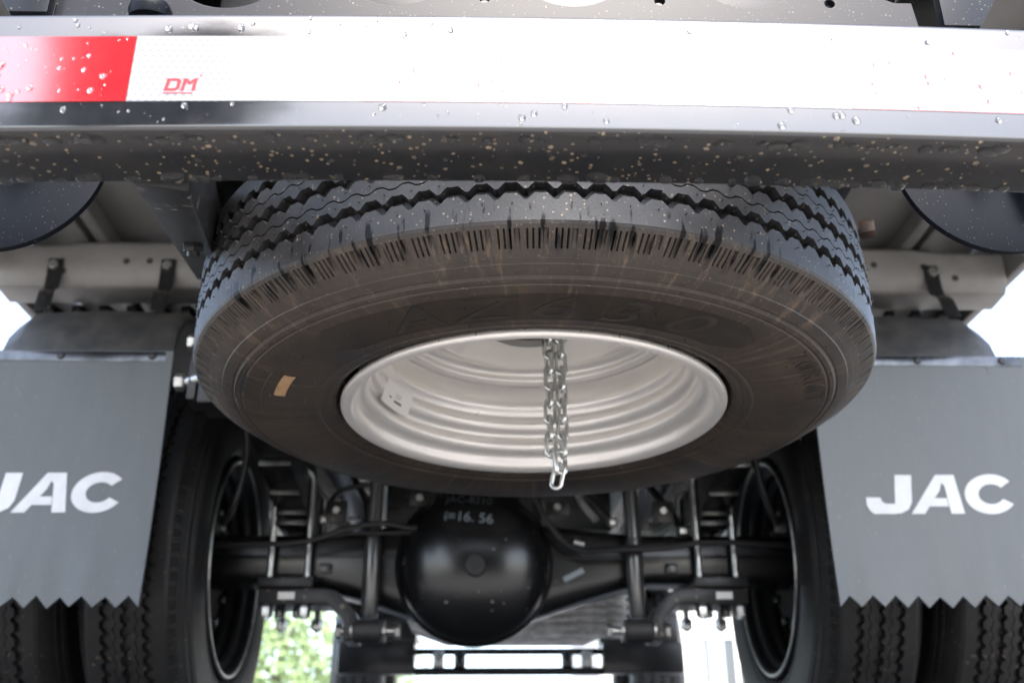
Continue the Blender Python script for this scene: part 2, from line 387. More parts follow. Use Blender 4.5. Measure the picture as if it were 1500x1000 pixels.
DISC = [(.1735, .012), (.1700, .0145), (.1660, .0150), (.1635, .0190), (.1640, .024), (.158, .030), (.149, .0315), (.140, .028), (.128, .0205), (.115, .0185), (.085, .018), (.058, .018), (.0555, .0195), (.0555, .028)]
rim_mb = MB(); rim_mb.lathe(smooth_prof(RIM, 4), n=128); rim_mb.lathe(smooth_prof(DISC, 3), n=128)
rim_mb.lathe([(.2205, -.0855), (.2075, -.080), (.2065, -.06), (.198, -.045), (.19, -.02), (.18, -.005), (.18, .02), (.2, .05), (.2075, .08), (.2205, .0855), (.2229, .0885), (.2185, .0948), (.208, .09), (.2035, .078), (.195, .05), (.1735, .02)], n=96)
rim_me = mesh_of(rim_mb, 'rim', sharp=50, normals=False); rim_me.materials.append(M['rim'])
wheel_rim_me = rim_me.copy(); wheel_rim_me.materials.clear(); wheel_rim_me.materials.append(M['wheel_rim'])

# ------------------------------------------------------------------ the spare wheel
SC = Vector((.0588, 1.13, .4996))
spare = empty('spare_wheel', SC + Vector((0,0,-.1)))
tag(spare, 'new spare wheel with silver rim hung flat under the truck tail', 'wheel')
spare.rotation_euler = (R(-.85), 0, 0)
styre = link('tyre', tyre_me, M['tyre'], spare, (0,0,.1)); tag(styre, 'black ribbed truck tyre with dusty brown sidewall')
srim = link('rim', rim_me, M['rim'], spare, (0,0,.1)); tag(srim, 'silver painted steel rim with stepped barrel')
def on_side(ang0, rc, flip=1, off=0):
    """flat text coordinates -> lower sidewall; text reads along the ring, tops outward, seen from below"""
    def fn(x, y, d):
        r = rc + y; a = ang0 + x/rc
        return (r*math.cos(a), r*math.sin(a), side_z(r) - off - d)
    return fn
def ring_patch(a0, a1, r0, r1, na, nr):
    m = MB()
    for i in range(na+1):
        for j in range(nr+1): m.v.append((math.radians(a0+(a1-a0)*i/na), r0+(r1-r0)*j/nr, 0))
    for i in range(na):
        for j in range(nr): m.f.append((i*(nr+1)+j, (i+1)*(nr+1)+j, (i+1)*(nr+1)+j+1, i*(nr+1)+j+1))
    return m
polar = lambda a, r, d: (r*math.cos(a), r*math.sin(a), side_z(r) - d)
# hatched panel: fine radial ridges with pointed ends
hp = MB()
na = 430
for i in range(na):
    a = R(-137 + 90*i/na); dl = R(90/na)*.55
    e = min(i, na-1-i)/26
    rlo, rhi = .266, .318
    if e < 1: mid = .292; rlo = mid-(mid-rlo)*(.35+.65*e); rhi = mid+(rhi-mid)*(.35+.65*e)
    o = len(hp.v)
    for j in range(5):
        r = rlo + (rhi-rlo)*j/4
        hp.v += [polar(a, r, .0001), polar(a+dl/2, r, .00055), polar(a+dl, r, .0001)]
    for j in range(4): hp.f += [(o+3*j, o+3*j+1, o+3*j+4, o+3*j+3), (o+3*j+1, o+3*j+2, o+3*j+5, o+3*j+4)]
tag(link('hatched_panel', mesh_of(hp, 'hatched_panel', normals=False, sharp=180), M['hatch'], styre), kind='stuff')
for ch, a in (('A', -115.5), ('Z', -103), ('6', -90), ('3', -77), ('0', -64)):
    tm = text_mb(ch, .060, shear=.25, sub=.004); tm.v = [(x*1.45, y, z) for x, y, z in tm.v]
    link('raised_letter', mesh_of(thicken(tm, on_side(R(a), .291), .0008), 'raised_letter', sharp=30, normals=False), M['letter_rubber'], styre)
tm = text_mb('7.00R16LT', .030, sub=.005); tm.v = [(x*1.05, y, z) for x, y, z in tm.v]
link('size_lettering', mesh_of(thicken(tm, on_side(R(-24), .316), .0009), 'size_lettering', sharp=30, normals=False), M['letter_rubber'], styre)
# raised frame with stamped digits, tan sticker
def side_tube(pts, rad):
    return MB().tube([polar(R(a), r, .0002) for a, r in pts], rad, 6, closed=True)
fp = [(-153.5+(-170.5+153.5)*i/10, .3375) for i in range(11)] + [(-170.5+17*i/10, .309) for i in range(11)]
link('raised_frame', mesh_of(side_tube(fp, .0009), 'raised_frame', normals=False), M['letter_rubber'], styre)
for i in range(3):
    link('stamped_digit', mesh_of(thicken(ring_patch(-159.5-2.6*i, -161.3-2.6*i, .3275, .333, 3, 2), polar, .0007), 'stamped_digit', normals=True), M['plain_rubber'], styre)
stk = ring_patch(-165, -153.8, .2845, .2965, 8, 3)
tag(link('paper_sticker', mesh_of(thicken(stk, polar, .0006), 'paper_sticker'), M['tan'], styre), 'small tan paper sticker on the sidewall')
# rubber spew pins on tread and sidewall
pin = MB(); rnd = random.Random(3)
def spike(p, d, h, r):
    pin.tube([p, Vector(p)+Vector(d)*h], [r, r*.7], 5)
for i in range(96):
    a = 2*PI*(i+.1)/96
    for z, ph in ((-.0475, .5), (-.0255, 0), (-.0115, .4), (.012, .2), (.025, .6)):
        if rnd.random() < .8:
            aa = a + ph*2*PI/96; r = TR - .0022*(z/.064)**2
            spike((r*math.cos(aa), r*math.sin(aa), z), (math.cos(aa), math.sin(aa), rnd.uniform(-.3, .1)), rnd.uniform(.0015, .0035), .0006)
for r in (.3445, .335, .30, .262, .23):
    for i in range(30):
        aa = 2*PI*(i+rnd.random()*.3)/30
        spike(polar(aa, r, 0), (rnd.uniform(-.5, .5), rnd.uniform(-.5, .5), -1), rnd.uniform(.002, .0055), .0005)
tag(link('rubber_spew_pins', mesh_of(pin, 'rubber_spew_pins', normals=False), M['plain_rubber'], styre), kind='stuff')
# label on the rim barrel
def rim_r(z):
    P = smooth_prof(RIM, 4)[22:]
    for (ra, za), (rb, zb) in zip(P[:-1], P[1:]):
        if za <= z <= zb and zb > za: return ra + (rb-ra)*(z-za)/(zb-za)
    return .18
def barrel(a, z, d): 
    r = .1795 - (z+.03)*.30 - .0005 - d
    return (r*math.cos(a), r*math.sin(a), z)
def barrel_patch(a0, a1, z0, z1, na=12, nz=3):
    return ring_patch(a0, a1, z0, z1, na, nz)
lab = link('paper_label', mesh_of(thicken(barrel_patch(146, 167, -.058, -.030), barrel, .0005), 'paper_label'), M['paper'], srim)
tag(lab, 'white printed paper label with curled corner')
for a0, a1, z0, z1 in [(157, 151.5, -.050, -.0475), (161.5, 159.5, -.048, -.046), (157, 152.5, -.0405, -.0398), (157, 153, -.0435, -.0428)]:
    link('printed_line', mesh_of(thicken(barrel_patch(a1, a0, z0, z1, 4, 1), lambda a, z, d: barrel(a, z, d+.0005), .0002), 'printed_line'), M['ink'], lab)

# ------------------------------------------------------------------ the chain
chain = empty('hoist_chain', (.085, 1.13, .32))
tag(chain, 'galvanised steel chain hanging in a loop through the silver rim', 'chain')
def link_mesh():
    pts = []; L, W = .0125, .0048
    for i in range(10): a = -PI/2 + PI*i/9; pts.append((L*.55 + W*math.cos(a)*1.1 if False else L-W+W*math.cos(a), W*math.sin(a), 0))
    pts = [(L-W+W*math.cos(-PI/2+PI*i/9), W*math.sin(-PI/2+PI*i/9), 0) for i in range(10)] + [(-(L-W)-W*math.cos(-PI/2+PI*i/9), -W*math.sin(-PI/2+PI*i/9), 0) for i in range(10)]
    pts = [(0, y*1.2, x*1.16) for x, y, z in pts]
    return mesh_of(MB().tube(pts, .0024, 10, closed=True), 'chain_link', normals=True)
link_me = link_mesh()
z = .3325; k = 0
inst('chain_link', link_me, M['chain'], chain, (.0855, 1.13, z), (R(12), 0, R(72)))
for sgn, x0 in ((-1, .0785), (1, .0925)):
    z = .3325 + .017; k = 0 if sgn < 0 else 1
    while z < .70:
        t = min(1, (z-.3325)/.035)
        x = .0855 + (x0-.0855)*t
        inst('chain_link', link_me, M['chain'], chain, (x + random.uniform(-.0006, .0006), 1.13 + random.uniform(-.001, .001), z), (0, sgn*R(18)*(1-t) + R(random.uniform(-3, 3)), R(20 + 90*(k % 2) + random.uniform(-12, 12))))
        z += .0204; k += 1

# ------------------------------------------------------------------ the truck
X0 = .045
truck = empty('truck', (X0, 2.15, .052))
tag(truck, 'tail and underside of a black cargo truck with red and white tape', 'truck')
def mx(x): return 2*X0 - x
SAG = lambda x: -.0048*((x-.04)/.33)**2 if abs(x) < .6 else -.0048*((.6)/.33)**2
# bumper beam
BY0, BY1, BZ0, BZ1 = .514, .572, .365, .4545
bb = MB(); prof = []
rb = .0045
for (cy, cz, a0) in ((BY0+rb, BZ0+rb, 180), (BY1-rb, BZ0+rb, 270), (BY1-rb, BZ1-rb, 0), (BY0+rb, BZ1-rb, 90)):
    for q in range(5):
        a = R(a0+90*q/4); prof.append((cy+rb*math.cos(a), cz+rb*math.sin(a)))
NX = 64; n = len(prof)
for i in range(NX+1):
    x = -1.0 + 2.05*i/NX
    for y, z in prof: bb.v.append((x, y, z+SAG(x)))
for i in range(NX):
    for k in range(n): bb.f.append((i*n+k, i*n+(k+1) % n, (i+1)*n+(k+1) % n, (i+1)*n+k))
bb.f += [tuple(range(n)), tuple(NX*n+k for k in range(n-1, -1, -1))]
bumper = put('rear_bumper', bb, M['bumper'], truck, sharp=50)
bumper.data.materials.append(M['bumper_under'])
for p_ in bumper.data.polygons:
    if p_.normal.z < -.6: p_.material_index = 1
tag(bumper, 'black painted rear bumper beam wet with raindrops')
# reflective tape
edges = [-.516, -.366, -.216, -.0755, .0745, .2255, .3755, .5255]
for i, (a, b) in enumerate(zip(edges[:-1], edges[1:])):
    red = i % 2 == 1
    tp = MB(); ns = 12
    for q in range(ns+1):
        x = a+.0002 + (b-a-.0004)*q/ns
        for y in (BY0-.0005, BY0-.0001):
            for z in (.3862, .4352): tp.v.append((x, y, z+SAG(x)))
    for q in range(ns):
        o = q*4; tp.f += [(o, o+4, o+5, o+1), (o+1, o+5, o+7, o+3), (o+2, o+3, o+7, o+6), (o, o+2, o+6, o+4)]
    tp.f += [(0, 1, 3, 2), (ns*4, ns*4+2, ns*4+3, ns*4+1)]
    t = put('reflective_strip', tp, M['tape_red' if red else 'tape_white'], bumper)
    tag(t, 'red reflective strip' if red else 'white honeycomb reflective strip')
face = lambda x, y, d: (x, BY0-.0006-d, y)
# DM mark drawn as block letters
def poly_mb(polys):
    m = MB()
    for p in polys: m.add([(x, y, 0) for x, y in p], [tuple(range(len(p)))])
    return m
def place_face(mb, cx, cz, sx, sz, shear=0):
    mb.v = [(cx + (x+shear*y)*sx, cz + y*sz, 0) for x, y, z in mb.v]
    for i, (x, y, z) in enumerate(mb.v): mb.v[i] = (x, y+SAG(x), z)
    return thicken(mb, face, .0002)
DM = poly_mb([[(0,0),(.42,0),(.42,.2),(.22,.2),(.22,.8),(.42,.8),(.42,1),(0,1)], [(.42,0),(.72,0),(.92,.22),(.92,.78),(.72,1),(.42,1),(.42,.8),(.62,.8),(.7,.7),(.7,.3),(.62,.2),(.42,.2)],
              [(1.02,0),(1.24,0),(1.24,1),(1.02,1)], [(1.24,.72),(1.46,.45),(1.68,.72),(1.68,1),(1.46,.75),(1.24,1)], [(1.68,0),(1.9,0),(1.9,1),(1.68,1)], [(0,-.22),(1.8,-.22),(1.8,-.14),(0,-.14)], [(1.97,1.15),(2.07,1.15),(2.07,1.3),(1.97,1.3)]])
put('brand_mark', place_face(DM, -.1945, .3935, .0098, .0092, .12), M['redprint'], bumper)
sm = MB(); rnd = random.Random(5)
for row, (y, n, x0) in enumerate(((.420, 9, -.1115), (.4165, 8, -.1115), (.4065, 7, -.1115))):
    for i in range(n): 
        x = x0 + i*.0014; h = rnd.uniform(.0009, .0016)
        sm.add([(x, y, 0), (x+.0009, y, 0), (x+.0009, y+h, 0), (x, y+h, 0)], [(0, 1, 2, 3)])
for i in range(16):
    a, b = 2*PI*i/16, 2*PI*(i+1)/16
    sm.add([(-.1055+q*.0034*math.cos(t), .4125+q*.0021*math.sin(t), 0) for q, t in ((1, a), (1, b), (.8, b), (.8, a))], [(0, 1, 2, 3)])
put('fine_print', thicken(sm, lambda x, y, d: face(x, y+SAG(x), d), .0002), M['pinkprint'], bumper)

# water drops: a shared dome mesh, turned onto the rear face (axis -Y) or the lower face (axis -Z)
def drop_mesh(h, nm):
    m = MB(); pr = [(math.cos(R(a)), h*math.sin(R(a))) for a in (0, 22, 45, 66)] + [(.0001, h)]
    m.lathe([(1, -.02)] + pr, n=12); return mesh_of(m, nm, sharp=80, normals=True)
drop_me = drop_mesh(.62, 'water_drop')
rnd = random.Random(11)
def face_drop(x, z, r, y=BY0):
    inst('water_drop', drop_me, M['water'], bumper, (x, y, z+SAG(x)), (R(90), R(rnd.uniform(-15, 15)), 0), (r*rnd.uniform(.8, 1), r*rnd.uniform(.9, 1.35), r))
for i in range(170):
    red = rnd.random() < .75
    x = rnd.choice([rnd.uniform(-.07, .07), rnd.uniform(.23, .35), rnd.uniform(-.36, -.22)]) if red else rnd.uniform(-.34, .36)
    face_drop(x, rnd.uniform(.388, .433), rnd.choice([.0006, .0008, .0011, .0015, .0021]), BY0-.0005)
for i in range(70):
    z = rnd.choice([rnd.uniform(.369, .3845), rnd.uniform(.437, .450)])
    face_drop(rnd.uniform(-.34, .36), z, rnd.choice([.0008, .0011, .0015, .0022, .0027]))
fine = MB()
for i in range(420):
    x = rnd.uniform(-.34, .36); z = rnd.uniform(.369, .449); r = rnd.uniform(.0002, .00055)
    y = BY0 - (.0005 if .3862 < z < .4352 else 0)
    c = Vector((x, y, z+SAG(x))); s = 6
    vs = [c+Vector((r*math.cos(2*PI*k/s), .0, r*1.2*math.sin(2*PI*k/s))) for k in range(s)] + [c+Vector((0, -r*.6, 0))]
    fine.add(vs, [(k, (k+1) % s, s) for k in range(s)])
tag(put('fine_raindrops', fine, M['water'], bumper), kind='stuff')
hang_me = drop_mesh(.55, 'hanging_drop')
for edge in (0, 1):
    x = -.33
    while x < .36:
        x += rnd.uniform(.004, .026)*(1 if abs(x) > .12 else 1.5)
        y = BY0 + .0065 + rnd.uniform(0, .004) if edge == 0 else BY1 - .0055 - rnd.uniform(0, .003)
        r = rnd.uniform(.0022, .0048)
        o = inst('water_drop', hang_me, M['water'], bumper, (x, y, BZ0+SAG(x)), (PI, 0, R(rnd.uniform(-20, 20))), (r*rnd.uniform(1.1, 1.9), r*rnd.uniform(.9, 1.3), r*.9))
for i in range(14):
    x = rnd.uniform(-.33, .35); r = rnd.uniform(.0009, .0018)
    inst('water_drop', hang_me, M['water'], bumper, (x, rnd.uniform(.53, .56), BZ0+SAG(x)), (PI, 0, 0), (r*1.4, r, r))

# rear crossmember plate with lightening holes (above the bumper)
def curve_plate(name, outer, holes, y, th, m, parent):
    c = bpy.data.curves.new('c', 'CURVE'); c.dimensions = '2D'; c.fill_mode = 'BOTH'; c.extrude = th/2; c.bevel_depth = .0006
    def sp(pts):
        s = c.splines.new('POLY'); s.points.add(len(pts)-1); s.use_cyclic_u = True
        for i, (a, b) in enumerate(pts): s.points[i].co = (a, b, 0, 1)
    sp(outer)
    for h in holes: sp(h)
    o = bpy.data.objects.new('c', c); me = bpy.data.meshes.new_from_object(o)
    bpy.data.objects.remove(o); bpy.data.curves.remove(c)
    for v in me.vertices: x, z, d = v.co; v.co = (x, -d, z)
    me.polygons.foreach_set('use_smooth', [True]*len(me.polygons)); me.set_sharp_from_angle(angle=R(35))
    me.materials.clear(); me.materials.append(m); me.name = name
    return link(name, me, m, parent, Vector((0, y, 0)) - wpos(parent))
circ = lambda cx, cz, r, n=40: [(cx+r*math.cos(2*PI*i/n), cz+r*math.sin(2*PI*i/n)) for i in range(n)]
holes = [circ(x, z+.052, .052) for x, z in ((-.211, .582), (-.0735, .5875), (.0715, .589), (.217, .590))] + [circ(x, .5965, .0048, 20) for x in (-.142, -.001, .143, .284)]
outer = [(-.345, .556), (-.345, .59), (-.325, .592), (-.305, .600), (-.29, .615), (-.285, .70), (.30, .70), (.305, .63), (.318, .607), (.338, .598), (.352, .598), (.356, .556)]
tag(curve_plate('rear_crossmember', outer, holes, .66, .006, M['plate'], truck), 'speckled black crossmember plate with round holes above the bumper')
gr = MB().lathe([(.0001, -.012), (.009, -.012), (.010, -.006), (.0155, -.001), (.017, .004), (.016, .010), (.0001, .010)], (-.266, .648, .5745), (0, .25, -1), 24)
gb = put('rubber_grommet', gr, M['lamp'], truck)
put('bolt_stem', MB().tube([(-.266, .652, .583), (-.266, .66, .63)], .006, 12), M['zinc'], gb)
for s, x in ((-1, -.345), (1, .37)):
    g = MB()
    g.prism([(x, .566), (x+s*.03, .566), (x+s*.075, .64), (x+s*.075, .70), (x, .70)], .645, .655)
    put('gusset_plate', g, M['plate'], truck, .001)
# frame rails (channel section)
for s, x in ((-1, -.335), (1, .425)):
    g = MB(); i = -s
    g.prism([(x, .64), (x+i*.06, .64), (x+i*.06, .647), (x+i*.007, .647), (x+i*.007, .813), (x+i*.06, .813), (x+i*.06, .82), (x, .82)], .67, 4.9)
    put('frame_rail', g, M['satin'], truck, .0015)
for y in (.80, 1.45, 2.75): put('frame_crossmember', MB().box((-.262, y, .66), (.352, y+.06, .80)), M['satin'], truck, .004)
# spare carrier plate above the rim
put('spare_carrier', MB().box((-.02, 1.05, .70), (.14, 1.21, .715)).box((-.26, 1.10, .716), (.35, 1.16, .75)), M['satin'], truck, .003)
put('hole_shade_disc', MB().lathe([(.0001, 0), (.066, 0), (.07, .003), (.07, .012), (.0001, .014)], (.0588, 1.13, .5305), (0, 0, 1), 40), M['lamp'], truck)  # black disc added so the rim's centre hole reads as shade
# bumper brackets
for s, pa, pb in ((-1, (-.2105, .5735, .397), (-.3855, 1.3, .70)), (1, (.235, .5735, .418), (.395, .92, .66))):
    g = MB().bar(pa, pb, .036, .064)
    br = put('bumper_bracket', g, M['black'], truck, .003)
    d = (Vector(pb)-Vector(pa)).normalized(); nrm = d.cross(Vector((1,0,0))).normalized(); nrm = nrm if nrm.z < 0 else -nrm
    p = Vector(pa) + d*.33 + nrm*.031
    put('bolt', MB().hexnut(p, .0105, .008, nrm).lathe([(.0001, .008), (.006, .008), (.006, .013), (.0001, .014)], p, nrm, 12), M['black'], br)
# round lamp bracket plates
for s, cx, cz in ((-1, -.393, .478), (1, .4285, .484)):
    pts = [(cx+.085*math.cos(R(180+a*5)), cz+.085*math.sin(R(180+a*5))) for a in range(37)] + [(cx+.085, .60), (cx-.085, .60)]
    lb = put('lamp_bracket', MB().prism(pts, .718, .724), M['lamp'], truck, .0008)
    # folded tab behind a slot, bent steel
    t = MB().bar((cx+s*.012, .714, cz+.004), (cx+s*.03, .7, cz-.05), .022, .004, up=(0, 1, .3)).bar((cx+s*.012, .714, cz+.004), (cx-s*.022, .7, cz-.022), .012, .003, up=(0, 1, .3))
    put('bent_tab', t, M['black'], lb, .001)
# cargo bed: floor sheet, sills, side panels, cross bar
fl = put('cargo_floor', MB().box((-.94, .74, 1.055), (1.04, 4.6, 1.075)), M['steelgrey'], truck, .003)
for x in (-.80, -.76, .86, .90):
    put('floor_sill', MB().box((x-.012, .9, 1.015), (x+.012, 4.4, 1.0535)), M['steelgrey'], fl, .003)
for s, x in ((-1, -.955), (1, 1.05)):
    sp = put('side_panel', MB().box((min(x, x+s*.022), .75, .945), (max(x, x+s*.022), 4.6, 1.45)), M['crossbar'], truck, .006)
cb = MB(); sec = [(1.80, .937), (1.815, .912), (1.88, .908), (1.895, .92), (1.895, 1.0), (1.88, 1.012), (1.812, 1.012), (1.80, 1.0)]
for i, (x, sc) in enumerate([(-.951, .92), (-.90, .92), (-.84, .93), (-.78, 1.0), (-.72, 1.0), (.80, 1.0), (.86, 1.0), (.92, .93), (.98, .92), (1.046, .92)]):
    for y, z in sec: cb.v.append((x, y, .91+(z-.91)*sc if z > .95 else z))
for i in range(9):
    for k in range(8): cb.f.append((i*8+k, i*8+(k+1) % 8, (i+1)*8+(k+1) % 8, (i+1)*8+k))
cb.f += [tuple(range(8)), tuple(72+k for k in range(7, -1, -1))]
bar_o = put('cargo_crossbar', cb, M['crossbar'], truck, .005)
for x, z in ((-.70, .962), (-.655, .963), (-.82, .94), (.78, .968), (.88, .965), (.94, .94)):
    put('drain_hole', MB().lathe([(.0001, -.0015), (.0055, -.0015), (.0065, .0), (.0065, .001), (.0001, .001)], (x, 1.8, z), (0, -1, 0), 16), M['plain_rubber'], bar_o)
put('rusty_bolt', MB().hexnut((.475, 1.12, .652), .0125, .018, (.9, -.4, 0)).tube([(.432, 1.14, .652), (.475, 1.12, .652)], .010, 12), M['rust'], truck)

# fenders, hanger straps, mud flaps
def fender(s, xi, xo):
    prof = [(1.668, .690), (1.672, .715), (1.680, .745), (1.695, .780), (1.725, .815), (1.775, .838), (1.87, .856), (1.96, .868), (2.06, .882), (2.15, .886), (2.3, .878), (2.45, .84), (2.56, .77), (2.62, .69)]
    m = MB(); xs = [xi, xi+(xo-xi)*.04, xi+(xo-xi)*.5, xi+(xo-xi)*.9, xo]; dz = [-.012, 0, .004, -.002, -.03]
    for lay in (0, 1):
        for y, z in prof:
            for x, d in zip(xs, dz): m.v.append((x, y+(.005*lay if y < 1.9 else -.003*lay), z+d-.005*lay))
    n = len(xs); L = len(prof)*n
    for i in range(len(prof)-1):
        for k in range(n-1):
            a = i*n+k; m.f += [(a, a+1, a+n+1, a+n), (L+a, L+a+n, L+a+n+1, L+a+1)]
        for k in (0, n-1): a = i*n+k; m.f.append((a, a+n, L+a+n, L+a))
    for k in range(n-1):
        for i in (0, len(prof)-1): a = i*n+k; m.f.append((a, a+1, L+a+1, L+a))
    return put('fender', m, M['fender'], truck, sharp=60)
def strap(parent, x, xb, zb):
    m = MB(); wd = .028
    path = [(1.795, .965), (1.790, .915), (1.782, .893), (1.768, .885), (1.752, .872), (1.745, .865), (1.736, .85), (1.722, zb)]
    for i, (y, z) in enumerate(path):
        xx = x + (xb-x)*i/(len(path)-1)
        m.v += [(xx-wd/2, y, z), (xx+wd/2, y, z), (xx+wd/2, y+.004, z+.002), (xx-wd/2, y+.004, z+.002)]
    for i in range(len(path)-1):
        o = i*4
        for k in range(4): m.f.append((o+k, o+(k+1) % 4, o+4+(k+1) % 4, o+4+k))
    e = len(path)*4-4; m.f += [(3, 2, 1, 0), (e, e+1, e+2, e+3)]
    put('hanger_strap', m, M['black'], parent, .001)
    put('bolt', MB().hexnut((x, 1.793, .948), .010, .007, (0, -1, .1)), M['zinc'], parent)
for s, xi, xo, straps in ((-1, -.545, -.845, ((-.835, -.812), (-.617, -.60))), (1, .60, .925, ((.892, .883),))):
    fd = fender(s, xi, xo)
    for x, xb in straps: strap(fd, x, xb, .818)
# louvre bars between cross bar and fender
for i in range(7):
    for s, xx in ((-1, -.88), (1, .62)):
        x = xx + i*.055
        if s < 0 and x > -.50: continue
        put('louvre_bar', MB().bar((x, 1.90, .90), (x+.07, 2.3, .93), .02, .03), M['satin'], truck, .002)
def flap(s, xi, xo, jac_x):
    zt, zb, y = .7035, .272, 1.65; wd = abs(xo-xi); n = 12; per = wd/n if False else .0362
    sgn = 1 if xo > xi else -1
    bot = []; x = 0
    while x < wd-.001:
        bot.append((x, random.uniform(-.0012, .0012))); bot.append((min(x+per/2, wd), .0175+random.uniform(-.0015, .0015))); x += per
    bot.append((wd, 0))
    # columns of a curved sheet, bottom follows the saw teeth
    m = MB(); rows = 10
    for lay in (0, 1):
        for u, dz in bot:
            for r in range(rows+1):
                t = r/rows; z = zb+dz + (zt-zb-dz)*t
                xx = xi + sgn*(u + (.0 if u < wd*.5 else 0))
                if u > wd*.8: xx -= sgn*.02*max(0, (t-.7)/.3)**1.5
                yy = y + .006*lay + (random.Random(int(u*997)+s).uniform(-.004, .004))*max(0, 1-t/.28)**2 + .010*math.sin(t*2.6+.6)*(1 if s < 0 else .8) + .005*math.sin(u*9+s) * (1-t) - .008
                m.v.append((xx, yy, z))
    nr = rows+1; nb = len(bot); L = nb*nr
    for c in range(nb-1):
        for r in range(rows):
            a = c*nr+r; m.f += [(a, a+nr, a+nr+1, a+1), (L+a, L+a+1, L+a+nr+1, L+a+nr)]
        for r in (0, rows): a = c*nr+r; m.f.append((a, a+nr, L+a+nr, L+a))
    for c in (0, nb-1):
        for r in range(rows): a = c*nr+r; m.f.append((a, a+1, L+a+1, L+a))
    f = put('mud_flap', m, M['flap'], truck, sharp=40)
    tag(f, 'grey rubber mud flap with white JAC lettering and saw-toothed lower edge')
    def yat(x, z):
        u = abs(x-xi); t = (z-zb)/(zt-zb); return y + .010*math.sin(t*2.6+.6)*(1 if s < 0 else .8) + .005*math.sin(u*9+s)*(1-t) - .008
    # lettering: wide, heavy, slanted
    J = [[(.40,1),(.66,1),(.66,.30),(.61,.12),(.50,.02),(.38,0),(.40,.26),(.40,.35)], [(.40,.26),(.38,0),(.08,0),(.02,.06),(-.04,.22),(-.05,.42),(.17,.42),(.20,.31),(.26,.26)]]
    A = [[(.78,0),(1.05,0),(1.36,.60),(1.40,.80),(1.28,1)], [(1.28,1),(1.40,.80),(1.46,.72),(1.48,1)], [(1.48,1),(1.46,.72),(1.58,0),(1.85,0),(1.66,1)], [(1.12,.19),(1.535,.19),(1.50,.40),(1.24,.40)]]
    Cl = []; no = 22
    for i in range(no):
        a, b = R(40+290*i/no), R(40+290*(i+1)/no)
        Cl.append([(2.44+.60*math.cos(a), .5+.515*math.sin(a)), (2.44+.60*math.cos(b), .5+.515*math.sin(b)), (2.46+.30*math.cos(b), .5+.26*math.sin(b)), (2.46+.30*math.cos(a), .5+.26*math.sin(a))])
    wl = .249; hl = .066; zl = .4235
    J = [[(-.05+(x+.05)*1.34, y) for x, y in p] for p in J]; A = [[(.89+(x-.78)*1.03, y) for x, y in p] for p in A]; Cl = [[(2.545+(x-2.44)*.90, y) for x, y in p] for p in Cl]
    for polys in (J, A, Cl):
        pm = poly_mb(polys); bmx = bmesh.new(); me = bpy.data.meshes.new('x'); me.from_pydata(pm.v, [], pm.f); bmx.from_mesh(me)
        bmesh.ops.remove_doubles(bmx, verts=bmx.verts, dist=1e-4); bmesh.ops.recalc_face_normals(bmx, faces=bmx.faces); bmesh.ops.triangulate(bmx, faces=bmx.faces)
        for _ in range(3): bmesh.ops.subdivide_edges(bmx, edges=[e for e in bmx.edges if e.calc_length() > .25], cuts=1); bmesh.ops.triangulate(bmx, faces=bmx.faces)
        bmx.verts.index_update(); q = MB().add([v.co[:] for v in bmx.verts], [[v.index for v in fc.verts] for fc in bmx.faces]); bmx.free(); bpy.data.meshes.remove(me)
        sl_ = lambda xx, yy: jac_x + (xx+.05+.10*yy)/3.10*wl
        g = thicken(q, lambda a, b, d: (sl_(a, b), yat(sl_(a, b), zl+b*hl)-.0003-d, zl+b*hl), .0006)
        put('white_letter', g, M['white'], f, sharp=30)
    st = MB().box((min(xi+sgn*.012, xo-sgn*.03), y-.0085, .684), (max(xi+sgn*.012, xo-sgn*.03), y-.0045, .7035))
    so_ = put('clamp_strip', st, M['strip'], f, .001)
    for u in (.035, .19, .34):
        x = xi+sgn*u
        put('rivet', MB().lathe([(.0001, .003), (.005, .0025), (.0075, 0)], (x, y-.0085, .694), (0, -1, 0), 14), M['black'], so_)
    return f
flap(-1, -.533, -.985, -.8385)
flap(1, .570, .975, .6345)

# rear axle
AC = (-.016, 2.15, .4265)
ax = MB(); NS = 40; NR = 24
ends = [(-.60, .052), (.685, .052)]
for i in range(NS+1):
    x = -.55 + 1.19*i/NS
    dx = abs(x-AC[0]); rr = .168
    # height: round banjo blending to the square tubes
    t = max(0, 1-dx/.36); h_up = .052 + .045*t**1.4; h_dn = .050 + .112*t**1.25
    if dx < rr*.7: h_dn = max(h_dn, math.sqrt(rr*rr-dx*dx)*.97); h_up = max(h_up, math.sqrt(rr*rr-dx*dx)*.93)
    zc = .444; dy = .058
    for k in range(NR):
        a = 2*PI*k/NR; c, s_ = math.cos(a), math.sin(a); e = .45
        yy = AC[1] + dy*(abs(c)**e)*(1 if c > 0 else -1); z = zc + ((h_up if s_ > 0 else h_dn)*(abs(s_)**e)*(1 if s_ > 0 else -1))
        ax.v.append((x, yy, z))
for i in range(NS):
    for k in range(NR): ax.f.append((i*NR+k, i*NR+(k+1) % NR, (i+1)*NR+(k+1) % NR, (i+1)*NR+k))
ax.f += [tuple(range(NR)), tuple(NS*NR+k for k in range(NR-1, -1, -1))]
axle = put('rear_axle', ax, M['satin'], truck, sharp=45)
tag(axle, 'black rear axle housing with round differential cover')
DR, DH = .1535, .088; DY = AC[1]-.060
dome_y = lambda x, z: DY - DH*math.sqrt(max(0, 1-((x-AC[0])**2+(z-AC[2])**2)/DR**2))**.85
dp = [(DR+.006, 0), (DR+.006, .006), (DR, .010)] + [(DR*math.cos(R(a)), .004+DH*math.sin(R(a))**.85) for a in range(3, 90, 5)] + [(.0001, .004+DH)]
dome = put('differential_cover', MB().lathe(dp, (AC[0], DY, AC[2]), (0, -1, 0), 72), M['dome'], axle, sharp=45)
